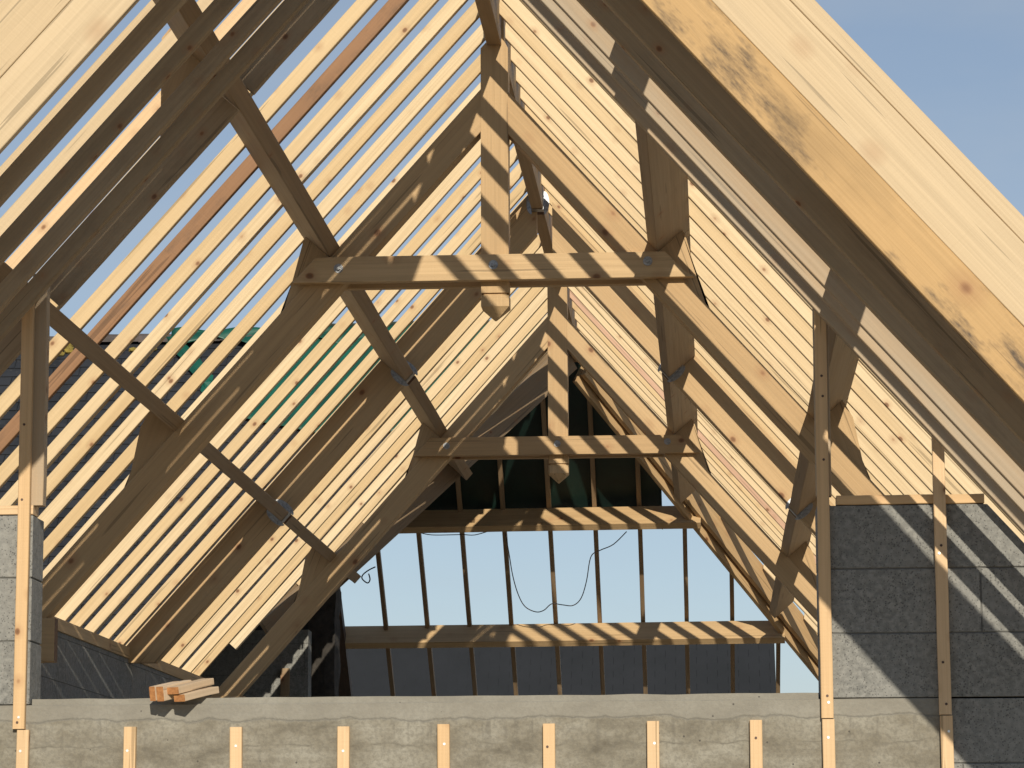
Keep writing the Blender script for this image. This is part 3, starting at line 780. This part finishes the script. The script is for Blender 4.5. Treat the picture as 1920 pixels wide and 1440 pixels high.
for i in range(41):
    z = -.28 + i * .05; ring = []
    for (x, y) in ((-2.20, 13.0), (-2.12, 12.98), (-2.05, 12.98), (-1.985, 12.99), (-1.97, 13.2), (-1.99, 13.4), (-2.20, 13.4)):
        n_ = noise.noise((x * 9, y * 9, z * 4)) * .028
        ring.append(bm.verts.new((x + n_, y + noise.noise((x * 7, z * 5, 3)) * .03, z)))
    if prev:
        for k in range(7): bm.faces.new((prev[k], prev[(k+1)%7], ring[(k+1)%7], ring[k]))
    else: bm.faces.new(ring)
    prev = ring
bm.faces.new(prev)
o = link('stone_pier', bm, M['stone']); tag(o, 'dark rough stone pier at the left end of the lower far purlin', 'pier')
mw = frame((-2.30, 13.6, 3.55 - TB * .6), (0, cb, -sb), (0, sb, cb)); 
o = beam('old_rafter', M['old'], mw, 4.4, -.12, .10, -.02, .10, wane=.03); tag(o, 'dark old rough rafter at the left edge of the far slope', 'rafter')
# ------------------------------------------------------------------ far neighbour roof behind
g = empty('neighbour_house', (-3, 30, GB), 'far house with a plain dark slate roof, seen under the lower far purlin', 'house')
bm = bmesh.new()
rows = 34; zt_, zb_ = 2.90, -.6
yt_, yb_ = 33.0, 29.8
for k in range(rows):
    f0, f1 = k / rows, (k + 1.0) / rows
    x = -14 - (k % 2) * .15
    while x < 1.98:
        xa, xb = x + .003, min(x + .30, 1.98)
        def q(x_, f_, h): return (x_, yt_ + (yb_ - yt_) * f_ - h, zt_ + (zb_ - zt_) * f_ + h)
        j = r.uniform(0, .004)
        bm.faces.new([bm.verts.new(p) for p in (q(xa, f0, 0), q(xb, f0, 0), q(xb, f1, 0), q(xa, f1, 0))])
        x += .30
link('slates', bm, M['farslate'], None, g)
bm = bmesh.new(); v0 = [bm.verts.new(p) for p in ((-14, 33.02, 2.88), (1.97, 33.02, 2.88), (1.97, 29.82, -.64), (-14, 29.82, -.64), (-14, 36.2, -.64), (1.97, 36.2, -.64))]
bm.faces.new((v0[0], v0[1], v0[2], v0[3])); bm.faces.new((v0[1], v0[0], v0[4], v0[5])); bm.faces.new((v0[1], v0[5], v0[2])); bm.faces.new((v0[0], v0[3], v0[4])); bm.faces.new((v0[2], v0[5], v0[4], v0[3]))
link('roof_deck', bm, M['slate'], None, g)
bm = bmesh.new(); boxbm(bm, -13.8, 1.8, 30.2, 35.8, GB, -.645); link('walls', bm, M['render'], None, g)
# ------------------------------------------------------------------ cables
tag(tube('cable', [(-0.685,14.45,2.319),(-0.665,14.63,2.154),(-0.646,14.80,1.987),(-0.61,14.97,1.838),(-0.556,15.08,1.739),(-0.465,15.12,1.695),(-0.393,15.11,1.707),(-0.319,15.05,1.758),(-0.226,15.05,1.748),(-0.132,15.05,1.742),(-0.058,14.99,1.801),(-0.003,14.83,1.936),(0.044,14.63,2.123),(0.125,14.56,2.171),(0.243,14.5,2.215),(0.362,14.39,2.312)], .0045, M['cable']),
    'thin black cable hanging in a loop between the two far purlins', 'cable')
tag(tube('cable', [(-1.432,14.37,2.325),(-1.318,14.37,2.301),(-1.132,14.37,2.300),(-1.049,14.37,2.301),(-0.947,14.37,2.296),(-0.83,14.36,2.325)], .004, M['cable']),
    'thin cable running along under the upper far purlin', 'cable')
tag(tube('cable', [(-1.86,14.86,2.08),(-1.911,14.8,2.046),(-1.965,14.85,2.013),(-1.976,14.88,1.98),(-1.932,14.9,1.944),(-1.905,14.86,1.97),(-1.915,14.84,2.02)], .006, M['cable']),
    'small curled cable end beside the leftmost far rafter', 'cable')
# ------------------------------------------------------------------ camera
def rot(yaw, pitch, roll):
    cy, sy = math.cos(yaw), math.sin(yaw); cp, s_ = math.cos(pitch), math.sin(pitch)
    f = Vector((-sy*cp, cy*cp, s_)); rt = Vector((cy, sy, 0)); up = rt.cross(f)
    cr, sr = math.cos(roll), math.sin(roll)
    r2 = cr*rt + sr*up; u2 = -sr*rt + cr*up
    m = Matrix.Identity(4)
    for i in range(3): m[i][0] = r2[i]; m[i][1] = u2[i]; m[i][2] = -f[i]
    return m
cam = bpy.data.cameras.new('camera'); co = bpy.data.objects.new('camera', cam); C.objects.link(co)
cam.sensor_fit = 'HORIZONTAL'; cam.sensor_width = 36; cam.lens = 36 * 5775.7406 / 1920
cam.clip_start = .1; cam.clip_end = 2000
co.matrix_world = Matrix.Translation((1.0868, -11.9469, -0.7208)) @ rot(0.06467, 0.16274, -0.00414)
scene.camera = co
# ------------------------------------------------------------------ light
SA, SB = .622, .262                      # shadow drop per metre on the right and left slopes
lz = -(SA + SB) / 2; lx = -(SA - SB) / 2 / T
Ld = Vector((lx, 1, lz)).normalized(); S = -Ld
sun = bpy.data.lights.new('sun', 'SUN'); sun.energy = 4.3; sun.angle = math.radians(.53); sun.color = (1, .915, .765)
so = bpy.data.objects.new('sun', sun); C.objects.link(so); so.rotation_euler = Ld.to_track_quat('-Z', 'Y').to_euler()
so.location = (4, -20, 12)
w = bpy.data.worlds.new('World'); scene.world = w; w.use_nodes = True
nt = w.node_tree; bg = nt.nodes['Background']
sky = nt.nodes.new('ShaderNodeTexSky'); sky.sky_type = 'NISHITA'; sky.sun_disc = False
sky.sun_elevation = math.asin(S.z); sky.sun_rotation = math.atan2(S.x, S.y)
sky.air_density = 1.0; sky.dust_density = 0; sky.ozone_density = 4.0
hs = nt.nodes.new('ShaderNodeHueSaturation'); hs.inputs['Saturation'].default_value = .86; hs.inputs['Hue'].default_value = .504
gm = nt.nodes.new('ShaderNodeGamma'); gm.inputs['Gamma'].default_value = .70
nt.links.new(sky.outputs[0], gm.inputs['Color']); nt.links.new(gm.outputs[0], hs.inputs['Color']); wtc = nt.nodes.new('ShaderNodeTexCoord'); wmp = nt.nodes.new('ShaderNodeMapping'); wmp.inputs['Scale'].default_value = (3, 3, 9)
wn = nt.nodes.new('ShaderNodeTexNoise'); wn.inputs['Scale'].default_value = 2.2; wn.inputs['Detail'].default_value = 5; wn.inputs['Roughness'].default_value = .55
nt.links.new(wtc.outputs['Generated'], wmp.inputs['Vector']); nt.links.new(wmp.outputs[0], wn.inputs['Vector'])
cf = math_(nt, 'MULTIPLY', ramp(nt, wn.outputs['Fac'], [(.42, (0, 0, 0)), (.8, (1, 1, 1))]).outputs[0], .35)
nt.links.new(mix(nt, cf, hs.outputs[0], (3.2, 3.5, 3.8)), bg.inputs['Color']); bg.inputs['Strength'].default_value = .15
scene.view_settings.view_transform = 'Standard'; scene.view_settings.look = 'None'
scene.view_settings.exposure = 0; scene.view_settings.gamma = 1
